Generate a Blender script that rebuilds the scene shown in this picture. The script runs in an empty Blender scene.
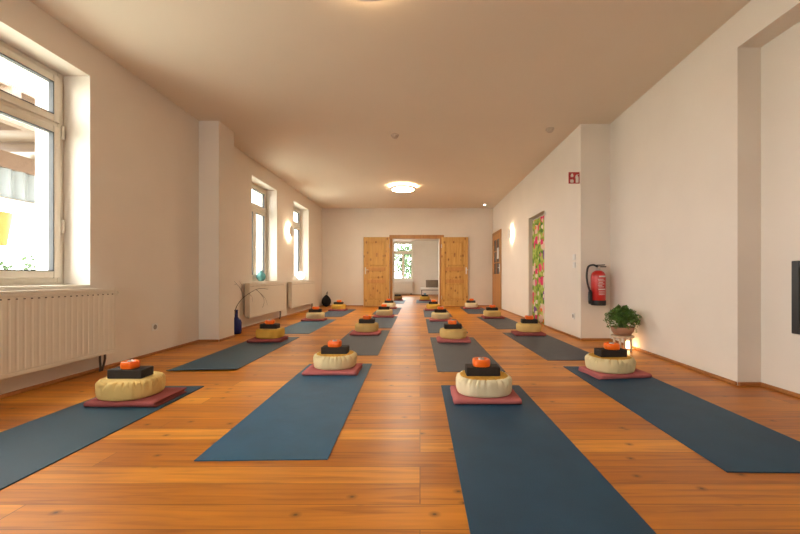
import bpy, bmesh, math, random
from mathutils import Vector, Matrix, noise
PI = math.pi
SC = bpy.context.scene
C = SC.collection
random.seed(11)

# ------------------------------------------------------------------ camera
FPX = 360.0
EYE = 0.83
cam_d = bpy.data.cameras.new('camera'); cam = bpy.data.objects.new('camera', cam_d); C.objects.link(cam)
cam.location = (0, 0, EYE); cam.rotation_euler = (PI/2, 0, 0)
cam_d.sensor_width = 36.0; cam_d.lens = FPX*36.0/800.0
cam_d.shift_x = -20.0/800.0; cam_d.shift_y = 11.0/800.0
cam_d.clip_start = 0.05; cam_d.clip_end = 200
SC.camera = cam

# ------------------------------------------------------------------ world, exposure
W = bpy.data.worlds.new('overcast_sky'); SC.world = W; W.use_nodes = True
wn = W.node_tree.nodes; wl = W.node_tree.links
bg = wn['Background']; bg.inputs['Color'].default_value = (1.0, 0.975, 0.96, 1); bg.inputs['Strength'].default_value = 16.8
SC.view_settings.view_transform = 'Standard'
SC.view_settings.look = 'None'
SC.view_settings.exposure = 0.04
SC.view_settings.gamma = 1.0
SC.view_settings.use_curve_mapping = False

LAMP = (1.0, 0.74, 0.45)      # warm white of every lamp in the room

def portal(loc, rot, sx, sy):
    d = bpy.data.lights.new('window_daylight', 'AREA'); d.shape = 'RECTANGLE'; d.size = sx; d.size_y = sy
    d.cycles.is_portal = True
    o = bpy.data.objects.new('window_daylight', d); C.objects.link(o); o.location = loc; o.rotation_euler = rot

# ------------------------------------------------------------------ materials
def new_mat(name):
    m = bpy.data.materials.new(name); m.use_nodes = True
    nt = m.node_tree; b = nt.nodes['Principled BSDF']
    return m, nt, b

def coords(nt, scale=(1, 1, 1), kind='Object'):
    tc = nt.nodes.new('ShaderNodeTexCoord'); mp = nt.nodes.new('ShaderNodeMapping')
    mp.inputs['Scale'].default_value = scale
    nt.links.new(tc.outputs[kind], mp.inputs['Vector'])
    return mp.outputs['Vector']

def ramp(nt, fac, stops):
    r = nt.nodes.new('ShaderNodeValToRGB'); e = r.color_ramp.elements
    while len(e) < len(stops): e.new(0.5)
    for i, (p, c) in enumerate(stops):
        e[i].position = p; e[i].color = (c[0], c[1], c[2], 1)
    nt.links.new(fac, r.inputs['Fac']); return r.outputs['Color']

def mixc(nt, fac, a, b, mode='MIX'):
    n = nt.nodes.new('ShaderNodeMix'); n.data_type = 'RGBA'; n.blend_type = mode
    for sock, v in ((n.inputs[0], fac), (n.inputs[6], a), (n.inputs[7], b)):
        if isinstance(v, (int, float)): sock.default_value = v
        elif isinstance(v, tuple): sock.default_value = (v[0], v[1], v[2], 1)
        else: nt.links.new(v, sock)
    return n.outputs[2]

def add_bump(nt, b, height, strength=0.2, dist=0.01):
    n = nt.nodes.new('ShaderNodeBump'); n.inputs['Strength'].default_value = strength; n.inputs['Distance'].default_value = dist
    nt.links.new(height, n.inputs['Height']); nt.links.new(n.outputs['Normal'], b.inputs['Normal'])

def simple(name, col, rough=0.6, metal=0.0, var=0.08, scale=12, bump=0.0, bscale=60, spec=0.5):
    m, nt, b = new_mat(name)
    v = coords(nt); n = nt.nodes.new('ShaderNodeTexNoise'); n.inputs['Scale'].default_value = scale
    n.inputs['Detail'].default_value = 4; nt.links.new(v, n.inputs['Vector'])
    lo = tuple(c*(1-var) for c in col); hi = tuple(min(1, c*(1+var)) for c in col)
    nt.links.new(ramp(nt, n.outputs['Fac'], [(0.3, lo), (0.7, hi)]), b.inputs['Base Color'])
    b.inputs['Roughness'].default_value = rough; b.inputs['Metallic'].default_value = metal
    b.inputs['Specular IOR Level'].default_value = spec
    if bump:
        n2 = nt.nodes.new('ShaderNodeTexNoise'); n2.inputs['Scale'].default_value = bscale; n2.inputs['Detail'].default_value = 6
        nt.links.new(v, n2.inputs['Vector']); add_bump(nt, b, n2.outputs['Fac'], bump, 0.01)
    return m

def emitter(name, col, strength):
    m, nt, b = new_mat(name)
    b.inputs['Base Color'].default_value = (0.8, 0.8, 0.8, 1)
    b.inputs['Emission Color'].default_value = (*col, 1); b.inputs['Emission Strength'].default_value = strength
    return m

def floor_material():
    m, nt, b = new_mat('pine_floorboards')
    v = coords(nt)
    br = nt.nodes.new('ShaderNodeTexBrick')
    br.offset = 0.37; br.offset_frequency = 3; br.squash = 1.0
    br.inputs['Scale'].default_value = 1.0; br.inputs['Brick Width'].default_value = 3.9; br.inputs['Row Height'].default_value = 0.132
    br.inputs['Mortar Size'].default_value = 0.0022; br.inputs['Mortar Smooth'].default_value = 0.2
    br.inputs['Color1'].default_value = (0, 0, 0, 1); br.inputs['Color2'].default_value = (1, 1, 1, 1); br.inputs['Mortar'].default_value = (0.5, 0.5, 0.5, 1)
    nt.links.new(v, br.inputs['Vector'])
    # every board slides its grain by its own random amount
    add = nt.nodes.new('ShaderNodeVectorMath'); add.operation = 'MULTIPLY_ADD'
    nt.links.new(br.outputs['Color'], add.inputs[0]); add.inputs[1].default_value = (7.3, 0.0, 3.1); nt.links.new(v, add.inputs[2])
    mp = nt.nodes.new('ShaderNodeMapping'); mp.inputs['Scale'].default_value = (0.9, 16, 1); nt.links.new(add.outputs[0], mp.inputs['Vector'])
    g = nt.nodes.new('ShaderNodeTexNoise'); g.inputs['Scale'].default_value = 2.2; g.inputs['Detail'].default_value = 7; g.inputs['Distortion'].default_value = 0.7
    nt.links.new(mp.outputs[0], g.inputs['Vector'])
    base = ramp(nt, br.outputs['Color'], [(0.0, FL1), (0.5, FL2), (1.0, FL3)])
    grain = ramp(nt, g.outputs['Fac'], [(0.28, (0.60, 0.48, 0.38)), (0.48, (0.97, 0.95, 0.93)), (0.72, (1.18, 1.18, 1.2))])
    col = mixc(nt, 1.0, base, grain, 'MULTIPLY')
    # long soft patches of wear
    wv = nt.nodes.new('ShaderNodeTexNoise'); wv.inputs['Scale'].default_value = 1.3; wv.inputs['Detail'].default_value = 3
    nt.links.new(v, wv.inputs['Vector'])
    col = mixc(nt, 1.0, col, ramp(nt, wv.outputs['Fac'], [(0.3, (0.80, 0.74, 0.68)), (0.7, (1.14, 1.15, 1.16))]), 'MULTIPLY')
    # knots
    mk = nt.nodes.new('ShaderNodeMapping'); mk.inputs['Scale'].default_value = (3.6, 4.8, 1); nt.links.new(add.outputs[0], mk.inputs['Vector'])
    vo = nt.nodes.new('ShaderNodeTexVoronoi'); vo.voronoi_dimensions = '2D'; vo.inputs['Scale'].default_value = 1.25; vo.inputs['Randomness'].default_value = 1.0
    nt.links.new(mk.outputs[0], vo.inputs['Vector'])
    sp = nt.nodes.new('ShaderNodeSeparateColor'); nt.links.new(vo.outputs['Color'], sp.inputs[0])
    keep = ramp(nt, sp.outputs[0], [(0.62, (0, 0, 0)), (0.66, (1, 1, 1))])
    kf = ramp(nt, vo.outputs['Distance'], [(0.02, (0.9, 0.9, 0.9)), (0.04, (0.5, 0.5, 0.5)), (0.12, (0, 0, 0))])
    kf = mixc(nt, 1.0, kf, keep, 'MULTIPLY')
    col = mixc(nt, kf, col, (0.085, 0.030, 0.008))
    seam = ramp(nt, br.outputs['Fac'], [(0.0, (0, 0, 0)), (1.0, (0.55, 0.55, 0.55))])
    col = mixc(nt, seam, col, (0.07, 0.028, 0.01))
    nt.links.new(col, b.inputs['Base Color'])
    rr = nt.nodes.new('ShaderNodeMapRange'); rr.inputs['To Min'].default_value = 0.30; rr.inputs['To Max'].default_value = 0.46
    nt.links.new(g.outputs['Fac'], rr.inputs['Value']); nt.links.new(rr.outputs[0], b.inputs['Roughness'])
    b.inputs['Specular IOR Level'].default_value = 0.45
    add_bump(nt, b, br.outputs['Fac'], -0.35, 0.004)
    return m
FL1, FL2, FL3 = (0.43, 0.140, 0.009), (0.57, 0.210, 0.016), (0.69, 0.290, 0.032)

def pine_material(name, c1, c2, vert=True, knots=True, rough=0.45):
    m, nt, b = new_mat(name)
    v = coords(nt)
    mp = nt.nodes.new('ShaderNodeMapping'); mp.inputs['Scale'].default_value = (14, 14, 0.9) if vert else (0.9, 14, 14)
    nt.links.new(v, mp.inputs['Vector'])
    g = nt.nodes.new('ShaderNodeTexNoise'); g.inputs['Scale'].default_value = 1.6; g.inputs['Detail'].default_value = 6; g.inputs['Distortion'].default_value = 0.8
    nt.links.new(mp.outputs[0], g.inputs['Vector'])
    col = ramp(nt, g.outputs['Fac'], [(0.3, c1), (0.7, c2)])
    if knots:
        mk = nt.nodes.new('ShaderNodeMapping'); mk.inputs['Scale'].default_value = (8.5, 8.5, 5.5); nt.links.new(v, mk.inputs['Vector'])
        vo = nt.nodes.new('ShaderNodeTexVoronoi'); vo.inputs['Scale'].default_value = 1.0; nt.links.new(mk.outputs[0], vo.inputs['Vector'])
        kf = ramp(nt, vo.outputs['Distance'], [(0.10, (1, 1, 1)), (0.18, (0.6, 0.6, 0.6)), (0.30, (0, 0, 0))])
        col = mixc(nt, kf, col, (0.30, 0.11, 0.025))
    nt.links.new(col, b.inputs['Base Color']); b.inputs['Roughness'].default_value = rough
    return m

def curtain_material():
    m, nt, b = new_mat('flowered_curtain_cloth')
    v = coords(nt, (1.0, 1.0, 1.0))
    dn = nt.nodes.new('ShaderNodeTexNoise'); dn.inputs['Scale'].default_value = 9; nt.links.new(v, dn.inputs['Vector'])
    green = ramp(nt, dn.outputs['Fac'], [(0.35, (0.08, 0.20, 0.03)), (0.5, (0.33, 0.45, 0.06)), (0.68, (0.55, 0.60, 0.16))])
    col = green
    for (sc, thr, cols, off) in ((5.6, 0.40, [(0.0, (0.75, 0.05, 0.16)), (0.5, (0.85, 0.12, 0.25)), (0.75, (0.80, 0.60, 0.48)), (1.0, (0.25, 0.10, 0.32))], 0.0),
                                 (8.0, 0.26, [(0.0, (0.85, 0.22, 0.05)), (0.5, (0.85, 0.70, 0.55)), (1.0, (0.75, 0.05, 0.2))], 3.7)):
        mp = nt.nodes.new('ShaderNodeMapping'); mp.inputs['Location'].default_value = (off, off, off); mp.inputs['Scale'].default_value = (sc, sc, sc*0.9)
        nt.links.new(v, mp.inputs['Vector'])
        vo = nt.nodes.new('ShaderNodeTexVoronoi'); vo.inputs['Scale'].default_value = 1.0; nt.links.new(mp.outputs[0], vo.inputs['Vector'])
        mask = ramp(nt, vo.outputs['Distance'], [(thr, (1, 1, 1)), (thr+0.06, (0, 0, 0))])
        r = nt.nodes.new('ShaderNodeSeparateColor'); nt.links.new(vo.outputs['Color'], r.inputs[0])
        fc = nt.nodes.new('ShaderNodeValToRGB'); fc.color_ramp.interpolation = 'CONSTANT'
        e = fc.color_ramp.elements
        while len(e) < len(cols): e.new(0.5)
        for i, (p, c) in enumerate(cols): e[i].position = min(p, 0.95); e[i].color = (*c, 1)
        nt.links.new(r.outputs[0], fc.inputs['Fac'])
        col = mixc(nt, mask, col, fc.outputs['Color'])
    nt.links.new(col, b.inputs['Base Color']); b.inputs['Roughness'].default_value = 0.85
    return m

def glass_pane_material():
    m = bpy.data.materials.new('window_pane_glass'); m.use_nodes = True; nt = m.node_tree
    for n in list(nt.nodes): nt.nodes.remove(n)
    out = nt.nodes.new('ShaderNodeOutputMaterial'); mx = nt.nodes.new('ShaderNodeMixShader')
    tr = nt.nodes.new('ShaderNodeBsdfTransparent'); tr.inputs['Color'].default_value = (0.95, 0.97, 0.96, 1)
    gl = nt.nodes.new('ShaderNodeBsdfGlossy'); gl.inputs['Roughness'].default_value = 0.02
    lw = nt.nodes.new('ShaderNodeLayerWeight'); lw.inputs['Blend'].default_value = 0.5
    pw = nt.nodes.new('ShaderNodeMath'); pw.operation = 'POWER'; pw.inputs[1].default_value = 4.0; nt.links.new(lw.outputs['Facing'], pw.inputs[0])
    fr = nt.nodes.new('ShaderNodeMath'); fr.operation = 'MULTIPLY_ADD'; fr.inputs[1].default_value = 0.5; fr.inputs[2].default_value = 0.025; nt.links.new(pw.outputs[0], fr.inputs[0])
    nt.links.new(fr.outputs[0], mx.inputs[0]); nt.links.new(tr.outputs[0], mx.inputs[1]); nt.links.new(gl.outputs[0], mx.inputs[2])
    nt.links.new(mx.outputs[0], out.inputs['Surface'])
    return m

def cloth(name, col, var=0.06, bump=0.25, bscale=220, rough=0.9, scale=9):
    m = simple(name, col, rough=rough, var=var, scale=scale, bump=bump, bscale=bscale, spec=0.2 if rough > 0.7 else 0.35)
    return m

M = {}
M['wall'] = simple('cream_wall_plaster', (0.80, 0.728, 0.645), 0.9, var=0.02, scale=2.0, bump=0.10, bscale=35, spec=0.2)
M['ceiling'] = simple('white_ceiling_paint', (0.82, 0.725, 0.60), 0.95, var=0.015, scale=1.2, spec=0.1)
M['floor'] = floor_material()
M['frame'] = simple('white_window_lacquer', (0.76, 0.70, 0.60), 0.35, var=0.02)
M['gasket'] = simple('dark_rubber_gasket', (0.05, 0.05, 0.05), 0.7)
M['glass'] = glass_pane_material()
M['radiator'] = simple('cream_radiator_enamel', (0.76, 0.70, 0.60), 0.38, var=0.015)
M['slot'] = simple('dark_slot', (0.10, 0.08, 0.06), 0.8)
M['pipe'] = simple('dark_pipe', (0.07, 0.05, 0.04), 0.5, var=0.2)
M['pine'] = pine_material('knotty_pine', (0.54, 0.275, 0.062), (0.70, 0.42, 0.12))
M['pine_trim'] = pine_material('pine_trim_wood', (0.34, 0.145, 0.032), (0.46, 0.215, 0.055), knots=False)
M['pine_rail'] = pine_material('pine_rail_wood', (0.50, 0.225, 0.055), (0.64, 0.33, 0.095), knots=False)
M['beige_plastic'] = simple('beige_plastic', (0.60, 0.50, 0.40), 0.5, var=0.02)
M['oak'] = pine_material('honey_oak', (0.46, 0.20, 0.05), (0.58, 0.28, 0.08), knots=False)
M['base'] = pine_material('pine_skirting', (0.33, 0.12, 0.03), (0.45, 0.18, 0.05), vert=False, knots=False)
M['black_metal'] = simple('black_metal', (0.02, 0.019, 0.018), 0.4, var=0.1)
M['dark_glass'] = simple('dark_brown_glass', (0.012, 0.009, 0.008), 0.12)
M['steel'] = simple('brushed_steel', (0.6, 0.58, 0.55), 0.3, metal=0.9)
M['white_plastic'] = simple('white_plastic', (0.78, 0.76, 0.72), 0.4, var=0.02)
M['red_paint'] = simple('red_gloss_paint', (0.56, 0.022, 0.016), 0.28, var=0.05)
M['label_white'] = simple('white_label_print', (0.78, 0.66, 0.62), 0.5, var=0.04)
M['black_rubber'] = simple('black_rubber', (0.018, 0.018, 0.02), 0.55)
M['sign_red'] = simple('red_sign_enamel', (0.42, 0.02, 0.02), 0.5, var=0.04)
M['sign_white'] = simple('white_sign_print', (0.8, 0.74, 0.66), 0.5, var=0.02)
M['mat_blue'] = cloth('blue_mat_foam', (0.012, 0.060, 0.118), 0.12, 0.25, 260, 0.52, 5)
M['mat_sheen_blue'] = cloth('blue_mat_foam_painted_sheen', (0.024, 0.100, 0.185), 0.14, 0.25, 260, 0.46, 5)  # lighter blue: the window sheen on this mat is put into its colour
M['mat_teal'] = cloth('dark_teal_mat_foam', (0.015, 0.060, 0.096), 0.12, 0.25, 260, 0.42, 5)
M['mat_bright'] = cloth('mid_blue_mat_foam', (0.042, 0.130, 0.20), 0.12, 0.25, 260, 0.42, 5)
M['mat_grey'] = cloth('slate_grey_mat_foam', (0.070, 0.080, 0.100), 0.12, 0.5, 260, 0.5, 5)
M['mat_bluegrey'] = cloth('blue_grey_mat_foam', (0.060, 0.088, 0.128), 0.12, 0.5, 260, 0.5, 5)
M['rose'] = cloth('dusty_rose_wool', (0.50, 0.150, 0.145), 0.12, 0.6, 160)
M['plum'] = cloth('dull_red_wool', (0.33, 0.085, 0.080), 0.12, 0.6, 160)
M['cream'] = cloth('cream_cotton', (0.76, 0.63, 0.36), 0.05, 0.25, 90)
M['white_cotton'] = cloth('off_white_cotton', (0.80, 0.70, 0.47), 0.05, 0.25, 90)
M['yellow'] = cloth('pale_yellow_cotton', (0.70, 0.50, 0.19), 0.05, 0.25, 90)
M['mustard'] = cloth('mustard_cotton', (0.66, 0.40, 0.07), 0.06, 0.25, 90)
M['ochre'] = cloth('ochre_cotton', (0.62, 0.34, 0.055), 0.18, 0.4, 60, scale=30)
M['brown_cotton'] = cloth('brown_cotton', (0.30, 0.16, 0.05), 0.1, 0.3, 90)
M['block'] = simple('charcoal_foam', (0.022, 0.016, 0.013), 0.75, var=0.2, scale=30, bump=0.3, bscale=300)
m, nt, b = new_mat('orange_glass'); M['orange'] = m
b.inputs['Base Color'].default_value = (0.95, 0.17, 0.010, 1); b.inputs['Roughness'].default_value = 0.28
b.inputs['Subsurface Weight'].default_value = 0.15; b.inputs['Subsurface Radius'].default_value = (0.04, 0.012, 0.004); b.inputs['Subsurface Scale'].default_value = 0.5
M['wax'] = simple('pale_wax', (0.72, 0.60, 0.50), 0.5, var=0.03)
M['tin'] = simple('tealight_tin', (0.55, 0.45, 0.42), 0.4, metal=0.6)
M['blue_glass'] = simple('cobalt_glaze', (0.012, 0.020, 0.17), 0.12, var=0.15)
M['turquoise'] = simple('turquoise_glaze', (0.12, 0.36, 0.37), 0.2, var=0.3, scale=10)
M['twig'] = simple('dark_twig_bark', (0.07, 0.045, 0.03), 0.8, var=0.3, scale=40)
M['leaf'] = simple('fern_green', (0.105, 0.21, 0.035), 0.55, var=0.45, scale=14)
M['stem'] = simple('fern_stem', (0.09, 0.16, 0.03), 0.6, var=0.3)
M['shrub'] = simple('garden_green', (0.085, 0.14, 0.06), 0.7, var=0.3, scale=8)
M['clay'] = simple('brown_clay', (0.42, 0.21, 0.12), 0.7, var=0.12)
M['socket_grey'] = simple('grey_socket_recess', (0.30, 0.27, 0.24), 0.6)
M['soil'] = simple('soil', (0.05, 0.03, 0.02), 0.95, var=0.3)
M['pale_wood'] = pine_material('pale_birch', (0.60, 0.45, 0.30), (0.72, 0.56, 0.40), knots=False)
M['curtain'] = curtain_material()
M['outside_wood'] = pine_material('weathered_canopy_wood', (0.085, 0.045, 0.025), (0.14, 0.085, 0.052), vert=False, knots=False)
M['corrugated'] = simple('pale_corrugated_sheet', (0.16, 0.18, 0.19), 0.6, var=0.05)
M['outside_white'] = simple('white_render', (0.80, 0.82, 0.80), 0.9, var=0.02)
M['grass'] = simple('garden_lawn', (0.55, 0.58, 0.50), 0.95, var=0.15, scale=2)
M['yellow_shade'] = simple('yellow_lamp_fabric', (0.30, 0.13, 0.012), 0.6, var=0.05)
M['bag'] = cloth('black_canvas', (0.014, 0.013, 0.014), 0.2, 0.4, 120)
M['taupe'] = cloth('taupe_linen', (0.22, 0.16, 0.11), 0.1, 0.4, 120)
M['paper'] = simple('white_paper', (0.78, 0.76, 0.70), 0.8, var=0.02)
M['pale_blue'] = simple('pale_blue_glaze', (0.10, 0.30, 0.42), 0.3)

# ------------------------------------------------------------------ mesh helpers
def obj(name, bm, mat, parent=None, smooth=False, loc=None):
    me = bpy.data.meshes.new(name); bmesh.ops.recalc_face_normals(bm, faces=bm.faces); bm.to_mesh(me); bm.free()
    me.materials.append(M[mat] if isinstance(mat, str) else mat)
    if smooth:
        for p in me.polygons: p.use_smooth = True
    o = bpy.data.objects.new(name, me); C.objects.link(o)
    if parent: o.parent = parent
    if loc is not None: o.location = loc
    return o

def tag(o, label=None, cat=None, group=None, kind=None):
    if label: o['label'] = label
    if cat: o['category'] = cat
    if group: o['group'] = group
    if kind: o['kind'] = kind
    return o

def thing(name, label, cat, loc=(0, 0, 0), rz=0.0, group=None):
    o = bpy.data.objects.new(name, None); C.objects.link(o); o.empty_display_size = 0.1
    o.location = loc; o.rotation_euler = (0, 0, rz)
    return tag(o, label, cat, group)

def box(bm, lo, hi, bev=0.0, seg=2, mtx=None):
    r = bmesh.ops.create_cube(bm, size=1.0)
    vs = r['verts']
    for v in vs:
        v.co = Vector(((lo[i]+hi[i])/2 + v.co[i]*(hi[i]-lo[i])) for i in range(3))
    if bev:
        es = list({e for v in vs for e in v.link_edges})
        g = bmesh.ops.bevel(bm, geom=es, offset=bev, segments=seg, affect='EDGES', profile=0.5)
        vs = list({v for f in g['faces'] for v in f.verts} | {v for v in vs if v.is_valid})
    if mtx is not None:
        bmesh.ops.transform(bm, matrix=mtx, verts=[v for v in vs if v.is_valid])
    return vs

def bxobj(name, lo, hi, mat, parent=None, bev=0.0):
    bm = bmesh.new(); box(bm, lo, hi, bev); return obj(name, bm, mat, parent)

def lathe(bm, prof, n=32, center=(0, 0, 0), ax=(1, 1), cap=True, axis='z'):
    """prof: list of (r, z)"""
    rings = []
    for r, z in prof:
        ring = []
        for k in range(n):
            a = 2*PI*k/n
            p = (r*math.cos(a)*ax[0], r*math.sin(a)*ax[1], z)
            if axis == 'x': p = (p[2], p[0], p[1])
            if axis == 'y': p = (p[0], p[2], p[1])
            ring.append(bm.verts.new(Vector(p)+Vector(center)))
        rings.append(ring)
    for a, b2 in zip(rings, rings[1:]):
        for k in range(n):
            bm.faces.new((a[k], a[(k+1) % n], b2[(k+1) % n], b2[k]))
    if cap:
        bm.faces.new(rings[0][::-1]); bm.faces.new(rings[-1])
    return rings

def tube(bm, pts, rad, n=8, cap=True):
    pts = [Vector(p) for p in pts]
    rads = rad if isinstance(rad, (list, tuple)) else [rad]*len(pts)
    rings = []; up = None
    for i, p in enumerate(pts):
        t = (pts[min(i+1, len(pts)-1)] - pts[max(i-1, 0)]).normalized()
        if up is None:
            up = Vector((0, 0, 1)) if abs(t.z) < 0.9 else Vector((1, 0, 0))
        s = t.cross(up).normalized(); up = s.cross(t).normalized()
        rings.append([bm.verts.new(p + (s*math.cos(2*PI*k/n) + up*math.sin(2*PI*k/n))*rads[i]) for k in range(n)])
    for a, b2 in zip(rings, rings[1:]):
        for k in range(n): bm.faces.new((a[k], a[(k+1) % n], b2[(k+1) % n], b2[k]))
    if cap: bm.faces.new(rings[0][::-1]); bm.faces.new(rings[-1])

def spline(pts, n=6):
    P = [Vector(p) for p in pts]; out = []
    for i in range(len(P)-1):
        p0 = P[max(i-1, 0)]; p1 = P[i]; p2 = P[i+1]; p3 = P[min(i+2, len(P)-1)]
        for k in range(n):
            t = k/n
            out.append(0.5*((2*p1)+(-p0+p2)*t+(2*p0-5*p1+4*p2-p3)*t*t+(-p0+3*p1-3*p2+p3)*t**3))
    out.append(P[-1]); return out

def prism(bm, poly, z0, z1):
    a = [bm.verts.new((x, y, z0)) for x, y in poly]; b2 = [bm.verts.new((x, y, z1)) for x, y in poly]
    n = len(poly)
    for k in range(n): bm.faces.new((a[k], a[(k+1) % n], b2[(k+1) % n], b2[k]))
    bm.faces.new(a[::-1]); bm.faces.new(b2)

def extrude_x(bm, poly, x0, x1):
    a = [bm.verts.new((x0, y, z)) for y, z in poly]; b2 = [bm.verts.new((x1, y, z)) for y, z in poly]
    n = len(poly)
    for k in range(n): bm.faces.new((a[k], a[(k+1) % n], b2[(k+1) % n], b2[k]))
    bm.faces.new(a[::-1]); bm.faces.new(b2)

def copy_tree(o, parent=None):
    c = o.copy(); C.objects.link(c); c.parent = parent
    for ch in list(o.children): copy_tree(ch, c)
    return c

# ------------------------------------------------------------------ the room
XL, XLo, H = -2.89, -3.37, 2.884
XF = 2.145                        # far part of the right wall
YE, YE2, YB, YS = 10.6, 10.95, 17.5, -2.6
ZS, ZT = 0.757, 2.60              # window opening, bottom and top
def struct(name, bm, mat, smooth=False):
    return tag(obj(name, bm, mat, smooth=smooth), kind='structure')
def sbox(name, boxes, mat):
    bm = bmesh.new()
    for lo, hi in boxes: box(bm, lo, hi)
    return struct(name, bm, mat)

sbox('floor', [((-3.4, YS-0.2, -0.12), (3.2, YB+0.3, 0.0))], 'floor')
sbox('ceiling', [((-3.4, YS-0.2, H), (3.2, YB+0.3, H+0.15))], 'ceiling')

WINS = [(-0.10, 0.99), (1.86, 3.153), (6.19, 7.275), (8.23, 9.345), (11.7, 12.8), (13.5, 14.6), (15.3, 16.4)]  # last three: unseen second-room windows added to brighten that room
def wall_along_y(name, x0, x1, y0, y1, wins, zs=ZS, zt=ZT):
    bs = []; y = y0
    for a, b2 in wins:
        bs.append(((x0, y, 0), (x1, a, H)))
        bs.append(((x0, a, 0), (x1, b2, zs))); bs.append(((x0, a, zt), (x1, b2, H)))
        y = b2
    bs.append(((x0, y, 0), (x1, y1, H)))
    return sbox(name, bs, 'wall')
wall_along_y('wall_left', XLo, XL, YS-0.2, YB+0.3, WINS)
sbox('wall_pilaster', [((XL, 4.70, 0), (-2.624, 5.08, H))], 'wall')
# right wall, far part with the curtained doorway and the wooden door
CY0, CY1 = 6.21, 7.117
sbox('wall_right', [((XF, 4.80, 0), (XF+0.2, CY0, H)), ((XF, CY0, 2.0), (XF+0.2, CY1, H)),
                    ((XF, CY1, 0), (XF+0.2, YB+0.3, H)), ((XF+0.2, 4.80, 0), (XF+1.0, YB+0.3, H))], 'wall')
bm = bmesh.new(); prism(bm, [(2.452, 2.78), (2.535, 4.80), (3.2, 4.80), (3.2, 2.78)], 0, H)
struct('wall_right_bay', bm, 'wall')
sbox('wall_niche', [((2.633, YS-0.2, 0), (3.2, 2.78, 2.61)), ((2.452, YS-0.2, 2.61), (3.2, 2.78, H))], 'wall')
# end wall with the wide double doorway
sbox('wall_end', [((XL, YE, 0), (-0.81, YE2, H)), ((0.577, YE, 0), (XF, YE2, H)), ((-0.81, YE, 1.985), (0.577, YE2, H))], 'wall')
# end wall of the second room
EX0, EX1 = -1.36, -0.316
sbox('wall_far', [((XL, YB, 0), (EX0, YB+0.3, H)), ((EX1, YB, 0), (XF, YB+0.3, H)), ((EX0, YB, 0), (EX1, YB+0.3, 0.70)), ((EX0, YB, ZT), (EX1, YB+0.3, H))], 'wall')
# wall behind the camera
sbox('wall_back', [((XL, YS-0.2, 0), (-2.5, YS, H)), ((-1.2, YS-0.2, 0), (2.633, YS, H)), ((-2.5, YS-0.2, 0), (-1.2, YS, ZS)), ((-2.5, YS-0.2, ZT), (-1.2, YS, H))], 'wall')

# thin wooden skirtings
def skirt(name, segs):
    bm = bmesh.new()
    for (x0, y0, x1, y1) in segs:
        d = Vector((x1-x0, y1-y0, 0)); L = d.length; a = math.atan2(d.y, d.x)
        mt = Matrix.Translation((x0, y0, 0)) @ Matrix.Rotation(a, 4, 'Z')
        box(bm, (0, 0, 0.0), (L, 0.016, 0.028), 0.004, 1, mt)
    return struct(name, bm, 'base')
skirt('baseboard_left', [(XL, 4.70, XL, YS), (-2.624, 4.70, XL, 4.70), (-2.624, 5.08, -2.624, 4.70), (XL, 5.08, -2.624, 5.08), (XL, YE, XL, 5.08)])
skirt('baseboard_right', [(XF, 4.80, XF, CY0), (XF, CY1, XF, 9.42), (2.535, 4.80, XF, 4.80), (2.452, 2.78, 2.535, 4.80), (2.633, 2.78, 2.452, 2.78), (2.633, YS, 2.633, 2.78)])
skirt('baseboard_end', [(-1.67, YE, XL, YE), (XF, YE, 1.42, YE)])
skirt('baseboard_far', [(XF, YB, XL, YB)])

# ------------------------------------------------------------------ windows
def rect_ring(bm, y0, y1, z0, z1, w, x0, x1, bev=0.004):
    """four bars around an opening in a plane of constant x"""
    box(bm, (x0, y0, z0), (x1, y0+w, z1), bev, 1); box(bm, (x0, y1-w, z0), (x1, y1, z1), bev, 1)
    box(bm, (x0, y0+w, z1-w), (x1, y1-w, z1), bev, 1); box(bm, (x0, y0+w, z0), (x1, y1-w, z0+w), bev, 1)

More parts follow.
